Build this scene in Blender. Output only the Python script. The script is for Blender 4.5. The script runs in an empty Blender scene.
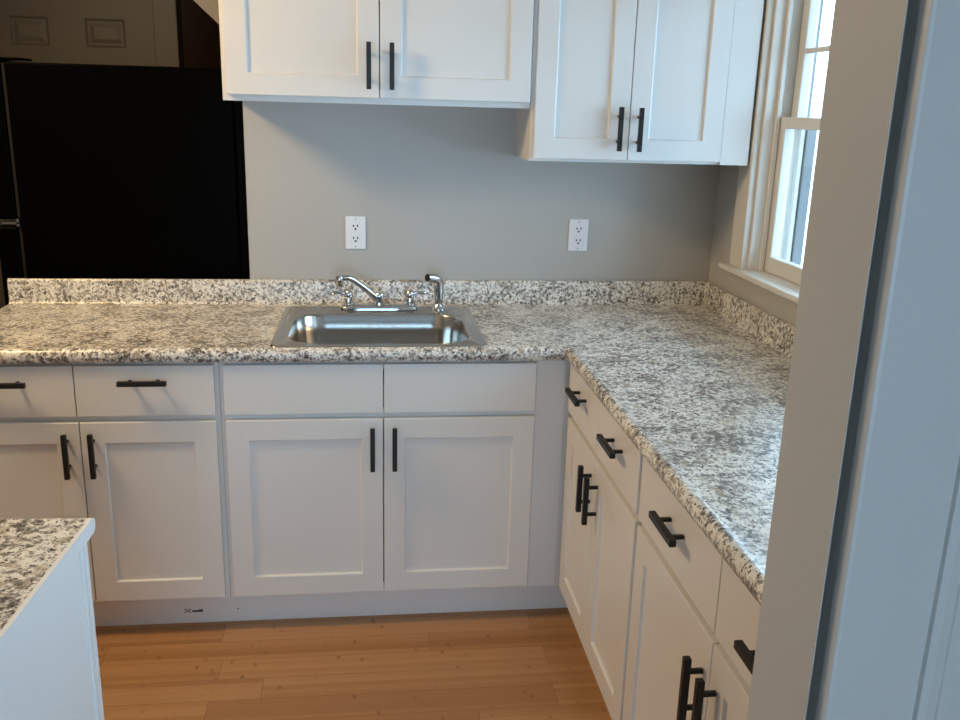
import bpy, bmesh, math, random
from mathutils import Vector, Matrix
random.seed(7)
S = bpy.context.scene
COL = S.collection

# ---------------------------------------------------------------- camera
cd = bpy.data.cameras.new('camera')
cam = bpy.data.objects.new('camera', cd); COL.objects.link(cam)
R_ = Vector((0.99268237, -0.11783834, 0.02637865)); U_ = Vector((0.00633397, 0.26895921, 0.96313074)); F_ = Vector((0.12058851, 0.95591583, -0.26773745))
M = Matrix((R_, U_, -F_)).transposed().to_4x4()
M.translation = Vector((-0.03817561, -3.16976698, 1.58806629))
cam.matrix_world = M
cd.sensor_fit = 'HORIZONTAL'; cd.sensor_width = 36.0; cd.lens = 904.35 * 36.0 / 960.0
cd.clip_start = 0.02; cd.clip_end = 60
S.camera = cam

# ---------------------------------------------------------------- light
W = bpy.data.worlds.new('sky'); S.world = W; W.use_nodes = True
wn = W.node_tree.nodes; wl = W.node_tree.links
bg = wn['Background']
bg.inputs['Color'].default_value = (0.49, 0.745, 1.0, 1); bg.inputs['Strength'].default_value = 11.0

def area(name, loc, target, sx, sy, power, color, portal=False, spread=180):
    l = bpy.data.lights.new(name, 'AREA'); l.shape = 'RECTANGLE'; l.size = sx; l.size_y = sy
    l.energy = power; l.color = color; l.spread = math.radians(spread)
    o = bpy.data.objects.new(name, l); COL.objects.link(o); o.location = loc
    o.rotation_euler = (Vector(target) - Vector(loc)).to_track_quat('-Z', 'Y').to_euler()
    if portal: l.cycles.is_portal = True
    return o
area('window_daylight_portal', (1.345, -0.77, 1.57), (0, -0.77, 1.57), 0.86, 0.96, 1, (1, 1, 1), portal=True)
area('second_window_portal', (1.345, -1.735, 1.57), (0, -1.735, 1.57), 0.86, 0.96, 1, (1, 1, 1), portal=True)
area('added_rear_opening_portal', (-0.025, -5.57, 1.025), (-0.025, 0, 1.025), 1.45, 1.25, 1, (1, 1, 1), portal=True)  # added opening behind the camera, brightens the base cabinet fronts
area('warm_ceiling_lamp', (-1.55, -1.05, 2.34), (-0.4, -0.8, 1.2), 0.35, 0.35, 31, (1.0, 0.69, 0.34))
sl = bpy.data.lights.new('added_house_sun', 'SUN'); sl.energy = 4.0; sl.angle = math.radians(2); sl.color = (1.0, 0.97, 0.92)  # added sun to brighten the house outside; stays out of the rooms
so_ = bpy.data.objects.new('added_house_sun', sl); COL.objects.link(so_); so_.rotation_euler = Vector((0.66, 0.25, -0.70)).to_track_quat('-Z', 'Y').to_euler()

vs = S.view_settings
vs.view_transform = 'Standard'; vs.look = 'None'; vs.exposure = -0.06; vs.gamma = 1.0; vs.use_curve_mapping = False
S.cycles.use_denoising = True
S.cycles.max_bounces = 12; S.cycles.diffuse_bounces = 8; S.cycles.transparent_max_bounces = 16
S.cycles.sample_clamp_indirect = 8.0

# ---------------------------------------------------------------- materials
def mat(name, color, rough=0.5, metal=0.0, spec=0.5):
    m = bpy.data.materials.new(name); m.use_nodes = True
    b = m.node_tree.nodes['Principled BSDF']
    b.inputs['Base Color'].default_value = (*color, 1); b.inputs['Roughness'].default_value = rough
    b.inputs['Metallic'].default_value = metal; b.inputs['Specular IOR Level'].default_value = spec
    return m

def nodes(m): return m.node_tree.nodes, m.node_tree.links, m.node_tree.nodes['Principled BSDF']

def ramp(n, stops, interp='LINEAR'):
    r = n.new('ShaderNodeValToRGB'); e = r.color_ramp.elements; r.color_ramp.interpolation = interp
    while len(e) < len(stops): e.new(0.5)
    for el, (p, c) in zip(e, stops): el.position = p; el.color = (*c, 1) if len(c) == 3 else c
    return r

def mixc(n, l, fac, a, b, mode='MIX'):
    x = n.new('ShaderNodeMix'); x.data_type = 'RGBA'; x.blend_type = mode
    for s, v in ((x.inputs[0], fac), (x.inputs[6], a), (x.inputs[7], b)):
        if isinstance(v, (int, float)): s.default_value = v
        elif isinstance(v, tuple): s.default_value = (*v, 1)
        else: l.new(v, s)
    return x.outputs[2]

def noise(n, l, co, scale, detail=3, rough=0.5):
    t = n.new('ShaderNodeTexNoise'); t.inputs['Scale'].default_value = scale
    t.inputs['Detail'].default_value = detail; t.inputs['Roughness'].default_value = rough
    l.new(co, t.inputs['Vector']); return t.outputs['Fac']

def paint(name, color, rough, var=0.04, bump=0.02, bscale=120.0, spec=0.5):
    m = mat(name, color, rough, spec=spec); n, l, b = nodes(m)
    tc = n.new('ShaderNodeTexCoord')
    f = noise(n, l, tc.outputs['Object'], 5.0, 4)
    d = tuple(c * (1 - var) for c in color)
    l.new(mixc(n, l, f, d, tuple(min(1, c * (1 + var)) for c in color)), b.inputs['Base Color'])
    f2 = noise(n, l, tc.outputs['Object'], bscale, 2)
    bp = n.new('ShaderNodeBump'); bp.inputs['Strength'].default_value = bump; bp.inputs['Distance'].default_value = 0.002
    l.new(f2, bp.inputs['Height']); l.new(bp.outputs['Normal'], b.inputs['Normal'])
    return m

M_cab = paint('white_cabinet_paint', (0.75, 0.745, 0.735), 0.32, 0.015, 0.015)
M_wall = paint('greige_wall_paint', (0.47, 0.462, 0.445), 0.45, 0.03, 0.12, 60)
M_trim = paint('cream_trim_paint', (0.73, 0.71, 0.67), 0.35, 0.04, 0.15, 45)
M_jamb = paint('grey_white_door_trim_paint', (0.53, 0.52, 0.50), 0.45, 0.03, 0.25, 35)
M_ceil = paint('white_ceiling_paint', (0.78, 0.77, 0.74), 0.8)
M_endp = paint('white_end_panel_laminate', (0.88, 0.88, 0.88), 0.35, 0.01, 0.01)
M_black = mat('matte_black_metal', (0.010, 0.010, 0.011), 0.42, 0.0, 0.35)
M_chrome = mat('polished_chrome', (0.62, 0.63, 0.65), 0.06, 1.0)
M_plate = mat('white_plastic', (0.80, 0.81, 0.86), 0.3)
M_dark = mat('dark_slot', (0.012, 0.012, 0.012), 0.6)
M_screw = mat('screw_metal', (0.35, 0.35, 0.36), 0.35, 1.0)
M_taupe = paint('far_door_taupe', (0.105, 0.091, 0.074), 0.5, 0.03)  # one even dark taupe tone for the far door, its wall and casing
M_brown = paint('dark_brown_wall', (0.42, 0.31, 0.22), 0.7)
M_beige = paint('beige_stair_paint', (0.66, 0.58, 0.45), 0.55)
M_gasket = mat('grey_rubber_gasket', (0.018, 0.018, 0.018), 0.7, 0.0, 0.1)
M_ext = paint('pale_house_siding', (0.72, 0.76, 0.80), 0.7)
M_ink = mat('stamp_ink', (0.035, 0.03, 0.03), 0.8)
M_inside = mat('raw_cabinet_board', (0.45, 0.36, 0.25), 0.7)

# fridge black with faint scuffs
M_fridge = mat('black_fridge_enamel', (0.0012, 0.0012, 0.0013), 0.3, 0.0, 0.02)
# brushed steel
M_steel = mat('brushed_stainless', (0.52, 0.505, 0.48), 0.26, 1.0)
n, l, b = nodes(M_steel)
tc = n.new('ShaderNodeTexCoord'); mp = n.new('ShaderNodeMapping'); mp.inputs['Scale'].default_value = (3, 400, 400)
l.new(tc.outputs['Object'], mp.inputs['Vector'])
fz = noise(n, l, mp.outputs['Vector'], 1.0, 2)
mr = n.new('ShaderNodeMapRange'); mr.inputs[3].default_value = 0.16; mr.inputs[4].default_value = 0.21
l.new(fz, mr.inputs[0]); l.new(mr.outputs[0], b.inputs['Roughness'])

# speckled granite-look laminate
M_lam = mat('granite_laminate', (0.7, 0.67, 0.6), 0.28)
n, l, b = nodes(M_lam)
tc = n.new('ShaderNodeTexCoord'); co = tc.outputs['Object']
dist = n.new('ShaderNodeTexNoise'); dist.inputs['Scale'].default_value = 30; l.new(co, dist.inputs['Vector'])
vm = n.new('ShaderNodeVectorMath'); vm.operation = 'MULTIPLY_ADD'
l.new(dist.outputs['Color'], vm.inputs[0]); vm.inputs[1].default_value = (0.012, 0.012, 0.012); l.new(co, vm.inputs[2])
cw = vm.outputs[0]
c0 = ramp(n, [(0.40, (0.10, 0.095, 0.09)), (0.49, (0.40, 0.38, 0.35)), (0.575, (0.88, 0.865, 0.82))]); cl_ = n.new('ShaderNodeMath'); cl_.operation = 'MULTIPLY_ADD'; cl_.inputs[1].default_value = 0.42; l.new(noise(n, l, cw, 13, 3, 0.6), cl_.inputs[0])
cl2 = n.new('ShaderNodeMath'); cl2.operation = 'SUBTRACT'; l.new(noise(n, l, cw, 82, 5, 0.68), cl2.inputs[0]); cl2.inputs[1].default_value = 0.175
l.new(cl2.outputs[0], cl_.inputs[2]); l.new(cl_.outputs[0], c0.inputs[0])
r1 = ramp(n, [(0.57, (0, 0, 0)), (0.70, (1, 1, 1))]); l.new(noise(n, l, cw, 30, 4, 0.6), r1.inputs[0])
c1 = mixc(n, l, r1.outputs[0], c0.outputs[0], (0.50, 0.42, 0.31), 'MIX')
r3 = ramp(n, [(0.50, (0, 0, 0)), (0.62, (1, 1, 1))]); l.new(noise(n, l, cw, 11, 3, 0.55), r3.inputs[0])
ml3 = n.new('ShaderNodeMath'); ml3.operation = 'MULTIPLY'; ml3.inputs[1].default_value = 0.12; l.new(r3.outputs[0], ml3.inputs[0])
c1b = mixc(n, l, ml3.outputs[0], c1, (0.33, 0.31, 0.29))
r2 = ramp(n, [(0.575, (0, 0, 0)), (0.62, (1, 1, 1))]); l.new(noise(n, l, cw, 140, 3, 0.6), r2.inputs[0])
c2 = mixc(n, l, r2.outputs[0], c1b, (0.045, 0.042, 0.042))
l.new(c2, b.inputs['Base Color'])

# bamboo planks running along x
M_floor = mat('bamboo_planks', (0.5, 0.25, 0.09), 0.3)
n, l, b = nodes(M_floor)
tc = n.new('ShaderNodeTexCoord'); sep = n.new('ShaderNodeSeparateXYZ'); l.new(tc.outputs['Object'], sep.inputs[0])
def mth(op, a, c=None):
    x = n.new('ShaderNodeMath'); x.operation = op
    for i, v in enumerate((a, c)):
        if v is None: continue
        if isinstance(v, (int, float)): x.inputs[i].default_value = v
        else: l.new(v, x.inputs[i])
    return x.outputs[0]
def wn1(v, w2=None):
    x = n.new('ShaderNodeTexWhiteNoise'); x.noise_dimensions = '2D' if w2 is not None else '1D'
    if w2 is None: l.new(v, x.inputs['W'])
    else:
        cb = n.new('ShaderNodeCombineXYZ'); l.new(v, cb.inputs[0]); l.new(w2, cb.inputs[1]); l.new(cb.outputs[0], x.inputs['Vector'])
    return x.outputs['Value']
X, Y = sep.outputs[0], sep.outputs[1]
PW, PL, SW = 0.096, 0.96, 0.0192
row = mth('FLOOR', mth('DIVIDE', Y, PW))
rofs = wn1(row)
xp = mth('ADD', mth('DIVIDE', X, PL), mth('MULTIPLY', rofs, 5.37))
plank = mth('FLOOR', xp)
pv = wn1(row, plank)
strip = mth('FLOOR', mth('DIVIDE', Y, SW))
sv = wn1(strip, plank)
fx = mth('FRACT', xp); fy = mth('FRACT', mth('DIVIDE', Y, PW)); fs = mth('FRACT', mth('DIVIDE', Y, SW))
tone = mth('ADD', mth('MULTIPLY', pv, 0.5), mth('MULTIPLY', sv, 0.5))
cr = ramp(n, [(0.0, (0.31, 0.145, 0.053)), (0.5, (0.43, 0.22, 0.085)), (1.0, (0.53, 0.30, 0.14))]); l.new(tone, cr.inputs[0])
mpg = n.new('ShaderNodeMapping'); mpg.inputs['Scale'].default_value = (4, 160, 1); l.new(tc.outputs['Object'], mpg.inputs['Vector'])
g = noise(n, l, mpg.outputs['Vector'], 1.0, 3)
colr = mixc(n, l, mth('MULTIPLY', g, 0.35), cr.outputs[0], (0.24, 0.105, 0.035))
# bamboo knuckles
kx = mth('FRACT', mth('ADD', mth('DIVIDE', X, 0.31), mth('MULTIPLY', sv, 9.7)))
dx = mth('ABSOLUTE', mth('SUBTRACT', kx, 0.5))
kn = mth('MULTIPLY', mth('LESS_THAN', mth('ADD', dx, mth('MULTIPLY', g, 0.016)), 0.024), mth('LESS_THAN', mth('ABSOLUTE', mth('SUBTRACT', fs, 0.5)), 0.42))
kn = mth('MULTIPLY', kn, mth('MULTIPLY', mth('POWER', wn1(strip, mth('FLOOR', mth('ADD', mth('DIVIDE', X, 0.31), mth('MULTIPLY', sv, 9.7)))), 2.0), 0.62))
colr = mixc(n, l, kn, colr, (0.17, 0.07, 0.025))
seam = mth('MAXIMUM', mth('LESS_THAN', fx, 0.0018), mth('LESS_THAN', fy, 0.018))
colr = mixc(n, l, mth('MULTIPLY', seam, 0.55), colr, (0.10, 0.04, 0.015))
l.new(colr, b.inputs['Base Color'])
l.new(mth('ADD', 0.27, mth('MULTIPLY', g, 0.12)), b.inputs['Roughness'])

# window glass: clear pane, mirror reflection by angle
M_glass = bpy.data.materials.new('window_glass'); M_glass.use_nodes = True
n = M_glass.node_tree.nodes; l = M_glass.node_tree.links
n.remove(n['Principled BSDF'])
tr = n.new('ShaderNodeBsdfTransparent'); tr.inputs[0].default_value = (0.95, 0.98, 0.98, 1)
gl = n.new('ShaderNodeBsdfGlossy'); gl.inputs['Roughness'].default_value = 0.02
lw = n.new('ShaderNodeLayerWeight'); lw.inputs[0].default_value = 0.5
pw = n.new('ShaderNodeMath'); pw.operation = 'POWER'; pw.inputs[1].default_value = 5.0; l.new(lw.outputs['Facing'], pw.inputs[0])
fr = n.new('ShaderNodeMath'); fr.operation = 'MULTIPLY_ADD'; fr.inputs[1].default_value = 0.9; fr.inputs[2].default_value = 0.04; l.new(pw.outputs[0], fr.inputs[0])
mx = n.new('ShaderNodeMixShader'); l.new(fr.outputs[0], mx.inputs[0]); l.new(tr.outputs[0], mx.inputs[1]); l.new(gl.outputs[0], mx.inputs[2])
l.new(mx.outputs[0], n['Material Output'].inputs[0])

# ---------------------------------------------------------------- helpers
def obj(name, bm, m, parent=None, bevel=0.0, seg=2, smooth=False, loc=(0, 0, 0), rz=0.0):
    bmesh.ops.recalc_face_normals(bm, faces=bm.faces[:])
    me = bpy.data.meshes.new(name); bm.to_mesh(me); bm.free()
    me.materials.append(m)
    o = bpy.data.objects.new(name, me); COL.objects.link(o)
    o.location = loc; o.rotation_euler = (0, 0, rz)
    if parent: o.parent = parent
    if bevel:
        md = o.modifiers.new('edge', 'BEVEL'); md.width = bevel; md.segments = seg; md.limit_method = 'ANGLE'
        md.angle_limit = math.radians(40)
    if smooth:
        for p in me.polygons: p.use_smooth = True
        if smooth == 'auto':
            md = o.modifiers.new('split', 'EDGE_SPLIT'); md.split_angle = math.radians(35)
    return o

def box(bm, x0, x1, y0, y1, z0, z1):
    vs_ = [bm.verts.new((x, y, z)) for x in (x0, x1) for y in (y0, y1) for z in (z0, z1)]
    for f in ((0, 1, 3, 2), (4, 6, 7, 5), (0, 4, 5, 1), (2, 3, 7, 6), (0, 2, 6, 4), (1, 5, 7, 3)):
        bm.faces.new([vs_[i] for i in f])
    return bm

def boxes(*specs):
    bm = bmesh.new()
    for s in specs: box(bm, *s)
    return bm

def tube(bm, pts, radii, seg=16, cap=True):
    rings = []
    up = None
    for i, p in enumerate(pts):
        p = Vector(p)
        a = Vector(pts[max(0, i - 1)]); c = Vector(pts[min(len(pts) - 1, i + 1)])
        t = (c - a).normalized()
        if up is None:
            up = Vector((0, 0, 1)) if abs(t.z) < 0.9 else Vector((0, 1, 0))
        s = t.cross(up).normalized(); u2 = s.cross(t).normalized(); up = u2
        r = radii[i] if isinstance(radii, (list, tuple)) else radii
        rings.append([bm.verts.new(p + s * (r * math.cos(q)) + u2 * (r * math.sin(q))) for q in [2 * math.pi * k / seg for k in range(seg)]])
    for A, B in zip(rings, rings[1:]):
        for k in range(seg): bm.faces.new((A[k], A[(k + 1) % seg], B[(k + 1) % seg], B[k]))
    if cap:
        bm.faces.new(rings[0]); bm.faces.new(rings[-1])
    return bm

def lathe(bm, c, prof, seg=20):
    rings = [[bm.verts.new((c[0] + r * math.cos(2 * math.pi * k / seg), c[1] + r * math.sin(2 * math.pi * k / seg), c[2] + z)) for k in range(seg)] for r, z in prof]
    for A, B in zip(rings, rings[1:]):
        for k in range(seg): bm.faces.new((A[k], A[(k + 1) % seg], B[(k + 1) % seg], B[k]))
    bm.faces.new(rings[0]); bm.faces.new(rings[-1])
    return bm

def sweep(bm, prof, axis_pts, closed_ends=True):
    """prof: list of points; axis_pts: function list mapping a profile point to 3D for each station"""
    rings = [[bm.verts.new(f(p)) for p in prof] for f in axis_pts]
    k = len(prof)
    for A, B in zip(rings, rings[1:]):
        for i in range(k): bm.faces.new((A[i], A[(i + 1) % k], B[(i + 1) % k], B[i]))
    if closed_ends:
        bm.faces.new(rings[0]); bm.faces.new(rings[-1])
    return rings

def thing(name, label, cat, loc=(0, 0, 0), rz=0.0, group=None):
    o = bpy.data.objects.new(name, None); COL.objects.link(o); o.empty_display_size = 0.1
    o.location = loc; o.rotation_euler = (0, 0, rz); o['label'] = label; o['category'] = cat
    if group: o['group'] = group
    return o

def tag(o, label, cat, group=None):
    o['label'] = label; o['category'] = cat
    if group: o['group'] = group
    return o

def struct(name, bm, m, bevel=0.0, **k):
    o = obj(name, bm, m, None, bevel, **k); o['kind'] = 'structure'; return o

# ---------------------------------------------------------------- setting
XW = 1.203                 # window wall
YN0, YN1 = -2.416, -2.300  # wall with the doorway
JX0, JX1 = -0.535, 0.4066  # doorway
H = 2.44
struct('floor', boxes((-2.75, 2.55, -5.65, 2.9, -0.05, 0.0)), M_floor)
struct('ceiling', boxes((-2.75, 2.55, -5.65, 2.9, H, H + 0.06)), M_ceil)
struct('wall_back', boxes((-0.450, XW, 0.0, 0.12, 0, H)), M_wall)
WY0, WY1, WZ0, WZ1 = -1.21, -0.335, 1.075, 2.06
struct('wall_right', boxes((XW, 1.325, YN1, WY0 - 0.965, 0, H), (XW, 1.325, WY1 - 0.965, WY0, WZ0, WZ1), (XW, 1.325, WY1, 0.12, 0, H), (XW, 1.325, WY0 - 0.965, WY1, 0, WZ0), (XW, 1.325, WY0 - 0.965, WY1, WZ1, H)), M_wall)
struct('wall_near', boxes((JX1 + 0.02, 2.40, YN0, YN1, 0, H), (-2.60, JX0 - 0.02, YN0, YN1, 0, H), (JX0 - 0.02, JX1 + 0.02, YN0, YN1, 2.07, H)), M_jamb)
struct('wall_left', boxes((-2.75, -2.60, -5.65, 2.9, 0, H)), M_wall)
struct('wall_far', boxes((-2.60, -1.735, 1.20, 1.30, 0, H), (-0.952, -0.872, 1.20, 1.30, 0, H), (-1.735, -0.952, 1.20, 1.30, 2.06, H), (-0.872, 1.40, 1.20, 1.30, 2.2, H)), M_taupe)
struct('wall_hall', boxes((-0.885, -0.872, 1.30, 2.8, 0, H), (0.5, 0.6, 0.12, 2.8, 0, H), (-0.875, 0.6, 2.8, 2.9, 0, H)), M_brown)
struct('wall_camera_rear', boxes((-2.60, -0.75, -5.65, -5.55, 0, H), (0.70, 2.40, -5.65, -5.55, 0, H), (-0.75, 0.70, -5.65, -5.55, 0, 0.40), (-0.75, 0.70, -5.65, -5.55, 1.65, H)), M_wall)  # opening added in this unseen wall to pass daylight toward the base cabinets
struct('wall_camera_right', boxes((2.40, 2.55, -5.65, YN1, 0, H)), M_wall)

# sloping underside of the stairs beyond the refrigerator
bm = bmesh.new()
pr = [(-0.80, 2.021), (-0.40, 1.651), (-0.40, 2.43), (-0.80, 2.43)]
fa = [bm.verts.new((x, 1.10, z)) for x, z in pr]; fb = [bm.verts.new((x, 1.22, z)) for x, z in pr]
bm.faces.new(fa); bm.faces.new(fb[::-1])
for i in range(4): bm.faces.new((fa[i], fa[(i + 1) % 4], fb[(i + 1) % 4], fb[i]))
o = struct('wall_stair', bm, M_beige)

# far room door: six panels, frame and casing
d1 = bpy.data.objects.new('door_1', None); COL.objects.link(d1); d1['kind'] = 'structure'; d1.location = (-1.3435, 1.225, 0)
bm = bmesh.new()
def panel_door(bm, w, h, t, cols, rows):
    xs = [-w / 2] + [v for c in cols for v in c] + [w / 2]
    zs = [0.0] + [v for r in rows for v in r] + [h]
    grid = {}
    for i, x in enumerate(xs):
        for j, z in enumerate(zs): grid[i, j] = bm.verts.new((x, -t / 2, z))
    for i in range(len(xs) - 1):
        for j in range(len(zs) - 1):
            q = [grid[i, j], grid[i + 1, j], grid[i + 1, j + 1], grid[i, j + 1]]
            if i % 2 == 1 and j % 2 == 1:
                x0, x1, z0, z1 = xs[i], xs[i + 1], zs[j], zs[j + 1]
                ring = q
                for ins, dy in ((0.010, 0.005), (0.018, 0.005), (0.036, 0.001)):
                    nr = [bm.verts.new((x, -t / 2 + dy, z)) for x, z in ((x0 + ins, z0 + ins), (x1 - ins, z0 + ins), (x1 - ins, z1 - ins), (x0 + ins, z1 - ins))]
                    for k in range(4): bm.faces.new((ring[k], ring[(k + 1) % 4], nr[(k + 1) % 4], nr[k]))
                    ring = nr
                bm.faces.new(ring)
            else: bm.faces.new(q)
    b4 = [bm.verts.new((x, t / 2, z)) for x, z in ((-w / 2, 0), (w / 2, 0), (w / 2, h), (-w / 2, h))]
    bm.faces.new(b4[::-1])
    bot = [grid[i, 0] for i in range(len(xs))]; top = [grid[i, len(zs) - 1] for i in range(len(xs))]
    lef = [grid[0, j] for j in range(len(zs))]; rig = [grid[len(xs) - 1, j] for j in range(len(zs))]
    bm.faces.new(bot[::-1] + [b4[0], b4[1]]); bm.faces.new(top + [b4[2], b4[3]])
    bm.faces.new(lef + [b4[3], b4[0]]); bm.faces.new(rig[::-1] + [b4[1], b4[2]])
panel_door(bm, 0.752, 2.035, 0.036, [(-0.238, -0.0765), (0.0765, 0.2445)], [(0.22, 0.72), (0.86, 1.66), (1.795, 1.915)])
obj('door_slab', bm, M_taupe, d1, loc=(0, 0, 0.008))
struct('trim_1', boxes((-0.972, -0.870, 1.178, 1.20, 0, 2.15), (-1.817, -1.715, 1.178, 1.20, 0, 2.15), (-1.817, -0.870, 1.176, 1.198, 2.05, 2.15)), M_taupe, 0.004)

# doorway lining (jamb) and its casing on the side the photograph was taken from
bm = bmesh.new()
for pl in ([(0.4018, YN1 + 0.002), (0.4046, YN0 - 0.0005), (0.4056, YN0 - 0.0005), (0.4062, YN0 + 0.034), (JX1 + 0.02, YN0 + 0.034), (JX1 + 0.02, YN1 + 0.002)],
           [(JX0, YN1 + 0.002), (JX0, YN0), (JX0 - 0.02, YN0), (JX0 - 0.02, YN1 + 0.002)]):
    a_ = [bm.verts.new((x, y, 0)) for x, y in pl]; b_ = [bm.verts.new((x, y, 2.05)) for x, y in pl]
    bm.faces.new(a_); bm.faces.new(b_)
    for i in range(len(pl)): bm.faces.new((a_[i], a_[(i + 1) % len(pl)], b_[(i + 1) % len(pl)], b_[i]))
box(bm, JX0 - 0.02, JX1 + 0.02, YN0, YN1 + 0.002, 2.05, 2.07)
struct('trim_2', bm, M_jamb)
# casing profile in (offset outward, proud) around the opening
cp = [(0.0095, 0.0), (0.0095, 0.012), (0.0105, 0.0165), (0.014, 0.018), (0.104, 0.018), (0.105, 0.0140), (0.1075, 0.0140), (0.109, 0.0195), (0.118, 0.0205), (0.127, 0.0195), (0.1285, 0.0155), (0.1305, 0.0155), (0.132, 0.018), (0.147, 0.018), (0.147, 0.0)]
def casing(bm, sign, xj):
    sweep(bm, cp, [lambda p, z=z: (xj + sign * p[0], YN0 - p[1], z) for z in (0.0, 2.06)])
bm = bmesh.new(); casing(bm, 1, JX1); casing(bm, -1, JX0)
sweep(bm, cp, [lambda p, x=x: (x, YN0 - p[1], 2.051 + p[0]) for x in (JX0 - 0.147, JX1 + 0.147)])
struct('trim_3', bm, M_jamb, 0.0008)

# ---- window in the right wall
struct('trim_4', boxes((1.183, XW, -0.330, -0.222, 1.098, 2.16), (1.183, XW, -1.310, -1.217, 1.098, 2.10), (1.183, XW, -2.285, -2.182, 1.098, 2.16), (1.181, XW, -2.290, -0.212, 2.065, 2.18),
                       (1.178, XW, -0.334, -0.318, 1.098, 2.065), (1.178, XW, -1.229, -1.213, 1.098, 2.065), (1.178, XW, -1.315, -1.299, 1.098, 2.065)), M_trim, 0.004)
w1 = bpy.data.objects.new('window_1', None); COL.objects.link(w1); w1['kind'] = 'structure'; w1.location = (1.26, -0.77, 1.09)
def wpart(name, bm, m, bevel=0.0, parent=None, **k):
    o = obj(name, bm, m, None, bevel, **k)
    for v in o.data.vertices: v.co -= Vector((1.26, -0.77, 1.09))
    o.parent = parent or w1
    return o
# lining with stops, runs through the wall
wpart('window_frame', boxes((1.200, 1.334, -0.347, -0.333, 1.085, 2.062), (1.200, 1.334, -1.212, -1.198, 1.085, 2.062), (1.200, 1.334, -1.205, -0.340, 2.048, 2.062), (1.255, 1.36, -1.205, -0.340, 1.072, 1.096),
                            (1.234, 1.247, -0.362, -0.346, 1.098, 2.05), (1.234, 1.247, -1.199, -1.183, 1.098, 2.05),
                            (1.318, 1.332, -0.366, -0.346, 1.096, 2.05), (1.318, 1.332, -1.199, -1.179, 1.096, 2.05)), M_trim, 0.002)
wpart('window_stool', boxes((1.158, 1.262, -1.2615, -0.188, 1.0795, 1.0985)), M_trim, 0.006, seg=3)
wpart('window_apron', boxes((1.193, XW, -1.2615, -0.235, 1.066, 1.080)), M_trim, 0.003)
ls = wpart('lower_sash', boxes((1.249, 1.281, -0.394, -0.348, 1.099, 1.588), (1.249, 1.281, -1.197, -1.151, 1.099, 1.588), (1.2495, 1.2805, -1.155, -0.390, 1.099, 1.150), (1.2495, 1.2805, -1.155, -0.390, 1.553, 1.588)), M_trim, 0.003)
wpart('glass', boxes((1.263, 1.267, -1.153, -0.392, 1.148, 1.556)), M_glass)
wpart('upper_sash', boxes((1.285, 1.316, -0.392, -0.348, 1.553, 2.046), (1.285, 1.316, -1.197, -1.153, 1.553, 2.046), (1.2855, 1.3155, -1.155, -0.390, 2.000, 2.046), (1.2855, 1.3155, -1.155, -0.390, 1.553, 1.586),
                          (1.292, 1.308, -1.155, -0.390, 1.776, 1.792), (1.292, 1.308, -0.777, -0.763, 1.580, 2.005)), M_trim, 0.003)
wpart('upper_glass', boxes((1.298, 1.302, -1.155, -0.390, 1.578, 2.005)), M_glass)
M_alu = mat('grey_aluminium_paint', (0.22, 0.23, 0.24), 0.5)
wpart('screen_frame', boxes((1.336, 1.350, -0.372, -0.345, 1.096, 1.58), (1.350, 1.373, -0.362, -0.345, 1.096, 1.58), (1.336, 1.350, -1.200, -1.173, 1.096, 1.58),
                            (1.336, 1.346, -0.356, -0.345, 1.58, 2.05), (1.336, 1.346, -1.200, -1.189, 1.58, 2.05), (1.336, 1.350, -1.1725, -0.3725, 1.096, 1.115)), M_alu, 0.0015)
w2 = bpy.data.objects.new('window_2', None); COL.objects.link(w2); w2['kind'] = 'structure'; w2.location = (1.26, -1.735, 1.09)
for ch in list(w1.children):
    c_ = ch.copy(); COL.objects.link(c_); c_.parent = w2
    if ch.name in ('window_stool', 'window_apron'): c_.scale.y = -1.0
# outdoors: the ground and the neighbouring house wall seen through the panes
struct('ground_outside', boxes((1.38, 9, -9, 9, -0.9, -0.85)), mat('grey_ground', (0.30, 0.30, 0.29), 0.9))
bm = bmesh.new()
for i in range(22):
    z = -0.85 + i * 0.13
    vs_ = [bm.verts.new(c) for c in ((4.62, 3.2, z), (4.62, 9, z), (4.645, 9, z + 0.13), (4.645, 3.2, z + 0.13))]
    bm.faces.new(vs_)
    v2 = [bm.verts.new(c) for c in ((4.62, 3.2, z), (4.62, 9, z), (4.645, 9, z), (4.645, 3.2, z))]
    bm.faces.new(v2)
box(bm, 4.66, 7.5, 3.2, 9, -0.85, 2.0)
nh = obj('neighbour_house', bm, M_ext); nh['kind'] = 'structure'

# ---------------------------------------------------------------- cabinets
def shaker(w, h, t=0.019, rail=0.0635, rec=0.008):
    """door in local coords: x 0..w, front at y=-t, back y=0, z 0..h"""
    bm = bmesh.new()
    def ring(i, y): return [bm.verts.new((x, y, z)) for x, z in ((i, i), (w - i, i), (w - i, h - i), (i, h - i))]
    rs = [ring(0, 0), ring(0, -t), ring(rail, -t), ring(rail + 0.0015, -t + rec)]
    for A, B in zip(rs, rs[1:]):
        for k in range(4): bm.faces.new((A[k], A[(k + 1) % 4], B[(k + 1) % 4], B[k]))
    bm.faces.new(rs[0]); bm.faces.new(rs[-1])
    return bm

def slab(w, h, t=0.019): return boxes((0, w, -t, 0, 0, h))

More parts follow.
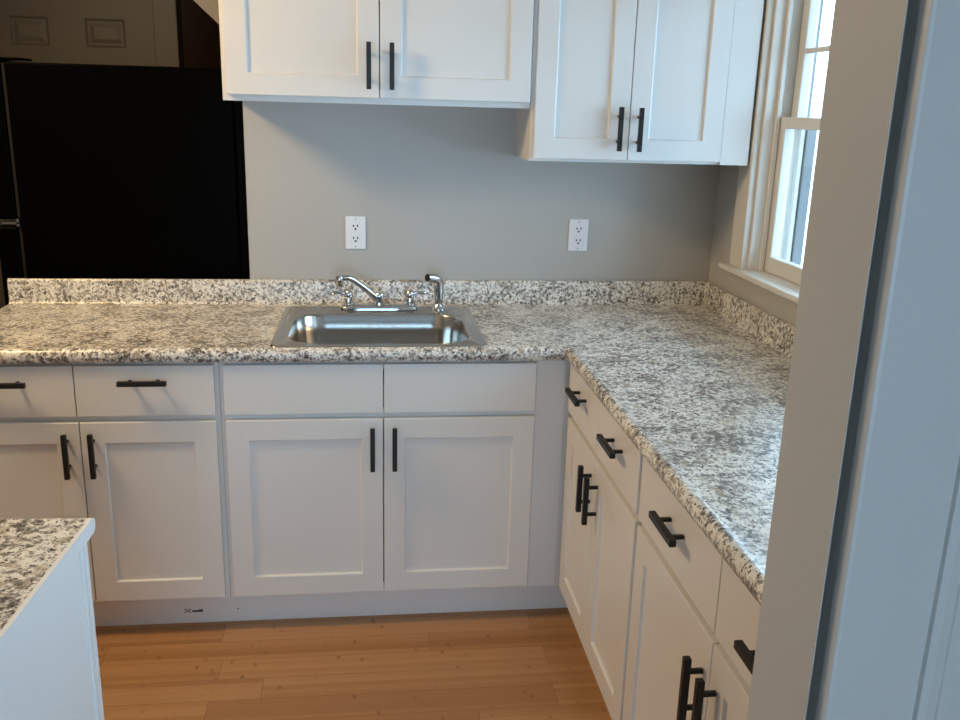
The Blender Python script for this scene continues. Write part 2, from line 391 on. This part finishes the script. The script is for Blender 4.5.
def pull(parent, x, z, vertical, L=0.133):
    """square bar pull, bar axis through (x, z) at the front of its parent whose face is y=-0.019"""
    b = 0.0069; y0 = -0.019
    if vertical:
        bar = (x - b, x + b, y0 - 0.038, y0 - 0.0245, z - L / 2, z + L / 2)
        posts = [(x - 0.004, x + 0.004, y0 - 0.027, y0 - 0.0003, z + s - 0.0045, z + s + 0.0045) for s in (-0.038, 0.038)]
    else:
        bar = (x - L / 2, x + L / 2, y0 - 0.038, y0 - 0.0245, z - b, z + b)
        posts = [(x + s - 0.0045, x + s + 0.0045, y0 - 0.027, y0 - 0.0003, z - 0.004, z + 0.004) for s in (-0.038, 0.038)]
    h = obj('handle', boxes(bar, *posts), M_black, parent, 0.0012); h['label'] = 'matte black square bar handle'
    return h

ZT, ZB, ZD, ZTOP = 0.6985, 0.1295, 0.7165, 0.8655
def base_body(t, x0, x1, depth=0.609, zt=0.8745, closed=True):
    """carcass with face frame, front of frame at local y=0, toe recess"""
    f = 0.019; w = x1 - x0
    sp = [(x0, x0 + 0.016, 0.0, depth, 0.0, zt), (x1 - 0.016, x1, 0.0, depth, 0.0, zt)]
    sp = [(a, b_, f, depth, 0.114, zt) for a, b_, *_ in sp] + [(a, b_, 0.066, depth, 0.0, 0.114) for a, b_, *_ in sp]
    sp += [(x0 + 0.016, x1 - 0.016, depth - 0.008, depth, 0.114, zt), (x0 + 0.016, x1 - 0.016, f, depth, 0.114, 0.128)]
    obj('body', boxes(*sp), M_cab, t)
    fr_ = [(x0, x0 + 0.038, 0, f, 0.114, zt), (x1 - 0.038, x1, 0, f, 0.114, zt), (x0 + 0.038, x1 - 0.038, 0.0003, f, 0.114, 0.15),
           (x0 + 0.038, x1 - 0.038, 0.0003, f, 0.688, 0.728), (x0 + 0.038, x1 - 0.038, 0.0003, f, zt - 0.03, zt)]
    obj('face_frame', boxes(*fr_), M_cab, t, 0.0006, 1)

def front(t, kind, x0, x1, z0, z1, hx=None, hz=None, vertical=True):
    bm = shaker(x1 - x0, z1 - z0) if kind == 'door' else slab(x1 - x0, z1 - z0)
    d = obj(kind, bm, M_cab, t, 0.0016, 2, loc=(x0, -0.0012, z0))
    if hx is not None: pull(d, hx - x0, hz - z0, vertical)
    return d

FY = -0.6095
# left base: two drawers over two doors
t = thing('base_cabinet', 'white base cabinet with two black-handled drawers, beside the sink cabinet, in front of the refrigerator', 'cabinet', (-0.8576, FY, 0))
base_body(t, -0.3875, 0.3875)
front(t, 'door', -0.3765, -0.0045, ZB, ZT, -0.038, 0.607); front(t, 'door', -0.0015, 0.3755, ZB, ZT, 0.033, 0.607)
front(t, 'drawer', -0.3765, -0.0075, ZD, ZTOP, -0.191, 0.820, False); front(t, 'drawer', -0.0045, 0.3755, ZD, ZTOP, 0.185, 0.822, False)
# sink base
t = thing('base_cabinet', 'white base cabinet under the stainless sink with two blank drawer fronts', 'cabinet', (-0.0035, FY, 0))
base_body(t, -0.4655, 0.4605)
front(t, 'door', -0.452, 0.002, ZB, ZT, -0.029, 0.611); front(t, 'door', 0.005, 0.4565, ZB, ZT, 0.036, 0.611)
front(t, 'false_drawer_front', -0.452, 0.002, ZD, ZTOP); front(t, 'false_drawer_front', 0.005, 0.4565, ZD, ZTOP)
# corner filler
o = obj('corner_filler', boxes((0.0, 0.089, 0, 0.019, 0.114, 0.8745), (0.089, 0.115, 0.0015, 0.019, 0.114, 0.8745)), M_cab, None, 0.0006, 1, loc=(0.4575, FY, 0))
tag(o, 'narrow white filler strip in the inside corner between sink cabinet and window-side cabinets', 'filler strip')
# toe board
tb = obj('toe_kick_board', boxes((-1.24, 0.625, -0.012, 0.0, 0.0, 0.1135)), M_cab, None, 0.001, 1, loc=(0, -0.5442, 0))
tag(tb, 'white toe kick board along the bamboo floor under the sink cabinets', 'toe kick')
bm = bmesh.new()
def ink(a, b_, w):
    a = Vector(a); b_ = Vector(b_); d = (b_ - a).normalized(); s = Vector((-d.y, d.x)) * w / 2
    q = [(a + s), (b_ + s), (b_ - s), (a - s)]
    f0 = [bm.verts.new((p.x, -0.0124, p.y)) for p in q]; f1 = [bm.verts.new((p.x, -0.0119, p.y)) for p in q]
    bm.faces.new(f0); bm.faces.new(f1[::-1])
    for i in range(4): bm.faces.new((f0[i], f0[(i + 1) % 4], f1[(i + 1) % 4], f1[i]))
sx, sz = -0.610, 0.0425
ink((sx - 0.013, sz + 0.006), (sx + 0.009, sz - 0.006), 0.0022); ink((sx - 0.013, sz - 0.006), (sx + 0.009, sz + 0.006), 0.0022)
ink((sx - 0.013, sz + 0.007), (sx + 0.007, sz + 0.007), 0.0012)
obj('ink_symbol', bm, M_ink, tb)
bm = bmesh.new()
ink((sx + 0.011, sz - 0.001), (sx + 0.044, sz - 0.001), 0.0062)
for k in range(4): ink((sx + 0.034 + k * 0.003, sz - 0.004), (sx + 0.034 + k * 0.003, sz + 0.006), 0.0018)
obj('ink_print', bm, M_ink, tb)
bm = bmesh.new(); ink((-0.460, 0.0445), (-0.456, 0.0445), 0.004)
obj('nail_mark', bm, M_ink, tb)

# window-side bases, facing the doorway's left: local x runs toward the camera
RX = 0.574
t = thing('base_cabinet', 'white window-side base cabinet at the inside corner, next to the filler strip', 'cabinet', (RX, -0.990, 0), -math.pi / 2)
base_body(t, -0.3605, 0.371)
front(t, 'door', -0.352, -0.0025, ZB, ZT, -0.037, 0.603); front(t, 'door', 0.0005, 0.365, ZB, ZT, 0.034, 0.599)
front(t, 'drawer', -0.360, -0.0025, ZD, ZTOP, -0.181, 0.818, False); front(t, 'drawer', 0.0005, 0.365, ZD, ZTOP, 0.193, 0.815, False)
t = thing('base_cabinet', 'white window-side base cabinet beside the door frame, partly hidden by it', 'cabinet', (RX, -1.840, 0), -math.pi / 2)
base_body(t, -0.4785, 0.4575)
front(t, 'door', -0.466, -0.0015, ZB, ZT, -0.032, 0.584); front(t, 'door', 0.0015, 0.452, ZB, ZT, 0.034, 0.584)
front(t, 'drawer', -0.466, -0.0015, ZD, ZTOP, -0.220, 0.812, False); front(t, 'drawer', 0.0015, 0.452, ZD, ZTOP, 0.226, 0.803, False)
o = obj('toe_kick_board', boxes((0.0, 1.74, -0.012, 0.0, 0.0, 0.1135)), M_cab, None, 0.001, 1, loc=(0.639, -0.5575, 0), rz=-math.pi / 2)
tag(o, 'white toe kick board under the window-side cabinets', 'toe kick')

# upper cabinets
def upper(t, x0, x1, h, depth=0.303):
    f = 0.019
    obj('body', boxes((x0, x0 + 0.016, f, depth, 0, h), (x1 - 0.016, x1, f, depth, 0, h), (x0 + 0.016, x1 - 0.016, f, depth, 0.012, 0.028),
                      (x0 + 0.016, x1 - 0.016, f, depth, h - 0.016, h), (x0 + 0.016, x1 - 0.016, depth - 0.008, depth, 0.028, h - 0.016)), M_cab, t)
    obj('face_frame', boxes((x0, x0 + 0.038, 0, f, 0, h), (x1 - 0.038, x1, 0, f, 0, h), (x0 + 0.038, x1 - 0.038, 0.0003, f, 0, 0.038), (x0 + 0.038, x1 - 0.038, 0.0003, f, h - 0.038, h)), M_cab, t, 0.0006, 1)
UY = -0.3045
t = thing('wall_cabinet', 'white two-door wall cabinet above the sink and refrigerator, with the higher bottom edge', 'cabinet', (-0.0048, UY, 1.592))
upper(t, -0.4625, 0.4635, 0.762)
front(t, 'door', -0.4495, -0.0015, 0.018, 0.744, -0.032, 0.109); front(t, 'door', 0.0015, 0.4570, 0.018, 0.744, 0.036, 0.109)
t = thing('wall_cabinet', 'white two-door wall cabinet next to the window, hanging lower than its neighbour', 'cabinet', (0.7711, UY, 1.434))
upper(t, -0.3115, 0.3125, 0.92)
front(t, 'door', -0.3005, -0.0015, 0.009, 0.902, -0.036, 0.104); front(t, 'door', 0.0015, 0.3045, 0.009, 0.902, 0.028, 0.103)
obj('filler_strip', boxes((0.3058, 0.399, -0.018, 0.0, 0.0, 0.92)), M_cab, t, 0.001, 1)
obj('filler_return', boxes((0.386, 0.399, 0.0, 0.05, 0.0, 0.92)), M_cab, t, 0.001, 1)

# ---------------------------------------------------------------- countertop: L-shaped, post-formed
# profile (d from wall, z)
nose = [(0.6185, 0.914), (0.6205, 0.9144), (0.625, 0.9165), (0.630, 0.917), (0.636, 0.9145), (0.6425, 0.9085), (0.645, 0.900), (0.6445, 0.890), (0.641, 0.881), (0.634, 0.8755)]
splash = [(0.0, 0.8755), (0.001, 0.993), (0.004, 0.9975), (0.010, 0.9985), (0.016, 0.9975), (0.0195, 0.993), (0.0202, 0.985), (0.0205, 0.930), (0.0225, 0.921), (0.027, 0.9155), (0.034, 0.914)]
top_in = [(0.125, 0.914), (0.594, 0.914)]
bot_in = [(0.594, 0.8755), (0.125, 0.8755)]
prof = splash + top_in + nose + bot_in
def dr(d): return d + 0.021 * min(1, max(0, (d - 0.034) / 0.53))
HX0, HX1 = -0.295, 0.278
st = []
for x in (-1.242, HX0, HX1): st.append(lambda p, x=x: (x, -p[0] - 0.0005, p[1]))
st.append(lambda p: (XW - 0.0005 - dr(p[0]), -p[0] - 0.0005, p[1]))
st.append(lambda p: (XW - 0.0005 - dr(p[0]), -2.2985, p[1]))
t = thing('countertop', 'L-shaped speckled granite-look laminate countertop with backsplash, holding the sink', 'countertop', (0.0, -0.32, 0.876))
bm = bmesh.new()
rings = sweep(bm, prof, st)
i0 = len(splash); k = len(prof)
kill = []
ia, ib = i0, i0 + 1                     # top_in
ja, jb = k - 2, k - 1                   # bot_in
for f in bm.faces:
    s = set(f.verts)
    if s == {rings[1][ia], rings[1][ib], rings[2][ia], rings[2][ib]} or s == {rings[1][ja], rings[1][jb], rings[2][ja], rings[2][jb]}: kill.append(f)
bmesh.ops.delete(bm, geom=kill, context='FACES_ONLY')
for A, B in (((1, ia), (1, ib)), ((2, ib), (2, ia)), ((1, ib), (2, ib)), ((2, ia), (1, ia))):
    mp_ = {ia: jb, ib: ja}
    bm.faces.new((rings[A[0]][A[1]], rings[B[0]][B[1]], rings[B[0]][mp_[B[1]]], rings[A[0]][mp_[A[1]]]))
bmesh.ops.recalc_face_normals(bm, faces=bm.faces[:])
for v in bm.verts: v.co -= Vector((0.0, -0.32, 0.876))
obj('worktop', bm, M_lam, t, smooth='auto')

# peninsula: cabinet with a white end panel, its own top
PX = -0.503; PYF = -1.745
pf = [(p[0] , p[1]) for p in nose]
d0 = 0.645; YN = -1.709
pprof = [(d, 0.911 - (0.914 - z) * 0.68) for d, z in [(0.08, 0.8755), (0.08, 0.914)] + nose]
pt = thing('peninsula_cabinet', 'white peninsula cabinet with smooth end panel beside the doorway', 'cabinet', (-1.0, -2.0, 0))
def pp(name, bm, m, bevel=0.0, **k):
    o = obj(name, bm, m, pt, bevel, **k)
    for v in o.data.vertices: v.co -= Vector((-1.0, -2.0, 0))
    return o
pp('body', boxes((-1.55, PX - 0.012, -2.297, PYF - 0.002, 0.114, 0.8838), (-1.55, PX - 0.012, -2.297, PYF - 0.075, 0.0, 0.114)), M_cab, 0.001)
pp('end_panel', boxes((PX - 0.011, PX - 0.003, -2.297, PYF - 0.030, 0.0, 0.8838)), M_endp, 0.0008)
pp('corner_strip', boxes((PX - 0.011, PX, PYF - 0.0295, PYF - 0.016, 0.0, 0.8838), (PX - 0.011, PX + 0.0005, PYF - 0.0145, PYF, 0.0, 0.8838)), M_endp, 0.002)
ct = thing('peninsula_countertop', 'short speckled laminate countertop with white cut end, on the peninsula', 'countertop', (-1.0, -2.0, 0.876))
def cpart(name, bm, m, **k):
    o = obj(name, bm, m, ct, **k)
    for v in o.data.vertices: v.co -= Vector((-1.0, -2.0, 0.876))
    return o
bm = bmesh.new()
off = YN + 0.0
sweep(bm, pprof, [lambda p, x=x: (x, YN - (d0 - p[0]) if True else 0, p[1]) for x in (-1.56, PX - 0.0042)])
cpart('worktop', bm, M_lam, smooth='auto')
bm = bmesh.new()
sweep(bm, pprof, [lambda p, x=x: (x, YN - (d0 - p[0]), p[1]) for x in (PX - 0.004, PX + 0.0030)])
cpart('end_cap', bm, M_endp, smooth='auto')

# the peninsula stands slightly out of square with the room
for o in (pt, ct):
    piv = Vector((PX, YN, 0)); rot = Matrix.Rotation(math.radians(-2.5), 4, 'Z')
    o.location = piv + rot @ (o.location - piv); o.rotation_euler = (0, 0, math.radians(-2.5))

# ---------------------------------------------------------------- sink
def rrect(cx, cy, hx, hy, r, z, n=8):
    pts = []
    for sx_, sy_, a0 in ((1, 1, 0), (-1, 1, 90), (-1, -1, 180), (1, -1, 270)):
        for i in range(n + 1):
            a = math.radians(a0 + 90 * i / n)
            pts.append((cx + sx_ * (hx - r) + r * math.cos(a), cy + sy_ * (hy - r) + r * math.sin(a), z))
    return pts
sk = thing('kitchen_sink', 'single-bowl stainless steel drop-in sink set in the speckled countertop', 'sink', (-0.009, -0.345, 0.914))
bm = bmesh.new()
ox, oy = 0.0, 0.0    # local, z=0 is the counter surface
bx, by = 0.000, -0.032
loops = [rrect(0, -0.0, 0.315, 0.272, 0.018, 0.0004), rrect(0, 0, 0.314, 0.271, 0.018, 0.0035), rrect(0, 0, 0.309, 0.266, 0.017, 0.0050), rrect(0, 0, 0.299, 0.257, 0.016, 0.0040), rrect(0, 0, 0.296, 0.254, 0.016, 0.0020),
         rrect(bx, by, 0.278, 0.203, 0.105, 0.0010), rrect(bx, by, 0.275, 0.200, 0.103, -0.0005), rrect(bx, by, 0.272, 0.197, 0.100, -0.005),
         rrect(bx, by, 0.266, 0.191, 0.095, -0.060), rrect(bx, by, 0.262, 0.187, 0.092, -0.105), rrect(bx, by, 0.257, 0.182, 0.088, -0.122), rrect(bx, by, 0.246, 0.171, 0.080, -0.136), rrect(bx, by, 0.228, 0.153, 0.066, -0.143),
         rrect(bx, by, 0.10, 0.08, 0.05, -0.147), rrect(bx, by, 0.045, 0.045, 0.0449, -0.149)]
rs = [[bm.verts.new(p) for p in L_] for L_ in loops]
N_ = len(rs[0])
for A, B in zip(rs, rs[1:]):
    for i in range(N_): bm.faces.new((A[i], A[(i + 1) % N_], B[(i + 1) % N_], B[i]))
so = obj('basin', bm, M_steel, sk, smooth=True)
bm = bmesh.new(); lathe(bm, (bx, by, -0.1495), [(0.046, 0.0), (0.045, 0.003), (0.038, 0.0035), (0.034, -0.006), (0.012, -0.008), (0.011, 0.004)])
obj('drain_strainer', bm, M_chrome, sk, smooth='auto')

# faucet
ft = thing('faucet', 'chrome two-handle faucet with a low swung spout on the sink ledge', 'faucet', (-0.006, -0.118, 0.9168))
bm = bmesh.new()
hb = []
def stad(hx, r, z, n=10):
    return [( hx * (1 if math.cos(a) >= 0 else -1) + r * math.cos(a), r * math.sin(a), z) for a in [math.radians(-90 + 180 * i / n) for i in range(n + 1)] + [math.radians(90 + 180 * i / n) for i in range(n + 1)]]
def stad2(hx, r, z, n=10):
    p = []
    for i in range(n + 1):
        a = math.radians(-90 + 180 * i / n); p.append((hx + r * math.cos(a), r * math.sin(a), z))
    for i in range(n + 1):
        a = math.radians(90 + 180 * i / n); p.append((-hx + r * math.cos(a), r * math.sin(a), z))
    return p
L_ = [stad2(0.108, 0.025, 0.0), stad2(0.108, 0.025, 0.010), stad2(0.107, 0.021, 0.016), stad2(0.106, 0.016, 0.018)]
rr = [[bm.verts.new(p) for p in q] for q in L_]
for A, B in zip(rr, rr[1:]):
    for i in range(len(A)): bm.faces.new((A[i], A[(i + 1) % len(A)], B[(i + 1) % len(A)], B[i]))
bm.faces.new(rr[0]); bm.faces.new(rr[-1])
obj('base_plate', bm, M_chrome, ft, smooth='auto')
bm = bmesh.new()
lathe(bm, (0, 0, 0.017), [(0.021, 0.0), (0.020, 0.008), (0.016, 0.012), (0.016, 0.026), (0.0175, 0.028), (0.0175, 0.036), (0.015, 0.040), (0.006, 0.042)])
obj('spout_hub', bm, M_chrome, ft, smooth='auto')
bm = bmesh.new()
dx_, dy_ = -0.134, -0.062
L2 = math.hypot(dx_, dy_)
def sp(s, z): return (dx_ * s, dy_ * s, z)
tube(bm, [sp(0.04, 0.036), sp(0.12, 0.047), sp(0.30, 0.070), sp(0.50, 0.093), sp(0.66, 0.110), sp(0.76, 0.1165), sp(0.86, 0.1185), sp(0.96, 0.1175)], [0.0115, 0.0112, 0.0106, 0.0102, 0.0100, 0.0104, 0.0105, 0.009], 16)
sp_o = obj('spout', bm, M_chrome, ft, smooth='auto')
bm = bmesh.new(); lathe(bm, (dx_ * 0.98, dy_ * 0.98, 0.089), [(0.0095, 0.0), (0.0118, 0.001), (0.0118, 0.013), (0.0128, 0.015), (0.0128, 0.032), (0.011, 0.036), (0.005, 0.038)])
obj('aerator', bm, M_chrome, sp_o, smooth='auto')
for s in (-1, 1):
    hx = 0.104 * s
    bm = bmesh.new()
    lathe(bm, (hx, 0, 0.017), [(0.021, 0.0), (0.0205, 0.006), (0.0155, 0.011), (0.0135, 0.024), (0.0155, 0.027), (0.0155, 0.040), (0.012, 0.046), (0.004, 0.048)])
    ho = obj('tap_handle', bm, M_chrome, ft, smooth='auto')
    bm = bmesh.new()
    tube(bm, [(hx + s * 0.004, 0, 0.053), (hx + s * 0.02, -0.002, 0.057), (hx + s * 0.038, -0.004, 0.059), (hx + s * 0.050, -0.005, 0.059), (hx + s * 0.054, -0.005, 0.059)], [0.007, 0.0058, 0.0052, 0.0072, 0.005], 12)
    obj('lever', bm, M_chrome, ho, smooth='auto')
# side sprayer
sy = thing('side_sprayer', 'chrome side sprayer standing upright beside the faucet', 'sprayer', (0.1965, -0.125, 0.9162))
bm = bmesh.new(); lathe(bm, (0, 0, 0), [(0.024, 0.0), (0.024, 0.005), (0.019, 0.010), (0.0165, 0.018), (0.014, 0.022)])
obj('holder', bm, M_chrome, sy, smooth='auto')
bm = bmesh.new()
tube(bm, [(0, 0, 0.018), (0.0005, 0, 0.045), (0.001, 0, 0.075), (0.0005, 0, 0.092), (-0.004, -0.003, 0.104), (-0.013, -0.008, 0.111), (-0.024, -0.015, 0.114), (-0.040, -0.024, 0.1160)],
     [0.013, 0.0155, 0.0175, 0.0178, 0.0172, 0.0160, 0.0155, 0.0158], 18)
obj('wand', bm, M_chrome, sy, smooth='auto')
bm = bmesh.new()
tube(bm, [(-0.0395, -0.0237, 0.1159), (-0.0425, -0.0255, 0.1162)], [0.0122, 0.0118], 16)
obj('spray_nozzle', bm, M_dark, sy)

# ---------------------------------------------------------------- outlets
def outlet(label, x, z):
    t = thing('wall_outlet', label, 'outlet', (x, 0, z), 0, 'outlets on the back wall')
    obj('cover_plate', boxes((-0.035, 0.035, -0.0065, -0.0003, -0.057, 0.057)), M_plate, t, 0.0025, 3)
    rc = obj('receptacle', boxes((-0.0165, 0.0165, -0.0085, -0.0060, -0.0335, 0.0335)), M_plate, t, 0.0008)
    for zc in (0.020, -0.022):
        for xs_ in (-0.007, 0.007):
            obj('slot', boxes((xs_ - 0.002, xs_ + 0.002, -0.0089, -0.0083, zc + 0.001, zc + 0.0085)), M_dark, rc)
        bm = bmesh.new(); tube(bm, [(0, -0.0083, zc - 0.006), (0, -0.0089, zc - 0.006)], 0.0036, 12)
        obj('ground_hole', bm, M_dark, rc)
    obj('test_button', boxes((-0.0075, 0.0075, -0.0095, -0.0083, 0.0005, 0.0045)), M_plate, rc, 0.0004)
    obj('reset_button', boxes((-0.0075, 0.0075, -0.0095, -0.0083, -0.0060, -0.0020)), M_plate, rc, 0.0004)
    for s in (0.0475, -0.0475):
        bm = bmesh.new(); c = [bm.verts.new((0.0026 * math.cos(a), -0.0068, s + 0.0026 * math.sin(a))) for a in [math.radians(30 * i) for i in range(12)]]
        d = bmesh.ops.extrude_face_region(bm, geom=[bm.faces.new(c)])
        for v in d['geom']:
            if isinstance(v, bmesh.types.BMVert): v.co.y += 0.0006
        obj('screw', bm, M_screw, t)
outlet('white wall outlet on the grey wall directly above the faucet', -0.0855, 1.162)
outlet('white wall outlet on the grey wall near the window corner, below the lower wall cabinet', 0.7025, 1.1615)

# ---------------------------------------------------------------- refrigerator
rf = thing('refrigerator', 'black top-freezer refrigerator standing behind the countertop', 'refrigerator', (-0.85, 0.42, 0))
def rpart(name, bm, m, parent=rf, bevel=0.0, **k):
    o = obj(name, bm, m, parent, bevel, **k)
    for v in o.data.vertices: v.co -= Vector((-0.85, 0.42, 0))
    return o
rpart('body', boxes((-1.205, -0.488, 0.050, 0.79, 0.03, 1.694)), M_fridge, bevel=0.006)
rpart('back_cover', boxes((-0.487, -0.462, 0.058, 0.78, 0.10, 1.66)), M_fridge, bevel=0.004)
rpart('gasket', boxes((-1.2135, -1.2045, 0.056, 0.78, 0.10, 1.165), (-1.2135, -1.2045, 0.056, 0.78, 1.195, 1.690)), M_gasket)
fd = rpart('freezer_door', boxes((-1.285, -1.2145, 0.046, 0.79, 1.187, 1.700)), M_fridge, bevel=0.008)
rd = rpart('refrigerator_door', boxes((-1.285, -1.2145, 0.046, 0.79, 0.10, 1.165)), M_fridge, bevel=0.008)
rpart('hinge', boxes((-1.262, -1.206, 0.044, 0.075, 1.172, 1.180), (-1.216, -1.207, 0.044, 0.062, 1.165, 1.190)), M_screw)
rpart('hinge_cover', boxes((-1.27, -1.15, 0.058, 0.16, 1.7005, 1.708)), M_fridge, bevel=0.004)
rpart('foot', boxes((-1.18, -1.13, 0.08, 0.13, 0.0, 0.031)), M_fridge)
rpart('foot', boxes((-0.56, -0.51, 0.08, 0.13, 0.0, 0.031)), M_fridge)
rpart('foot', boxes((-1.18, -1.13, 0.71, 0.76, 0.0, 0.031)), M_fridge)
rpart('foot', boxes((-0.56, -0.51, 0.71, 0.76, 0.0, 0.031)), M_fridge)
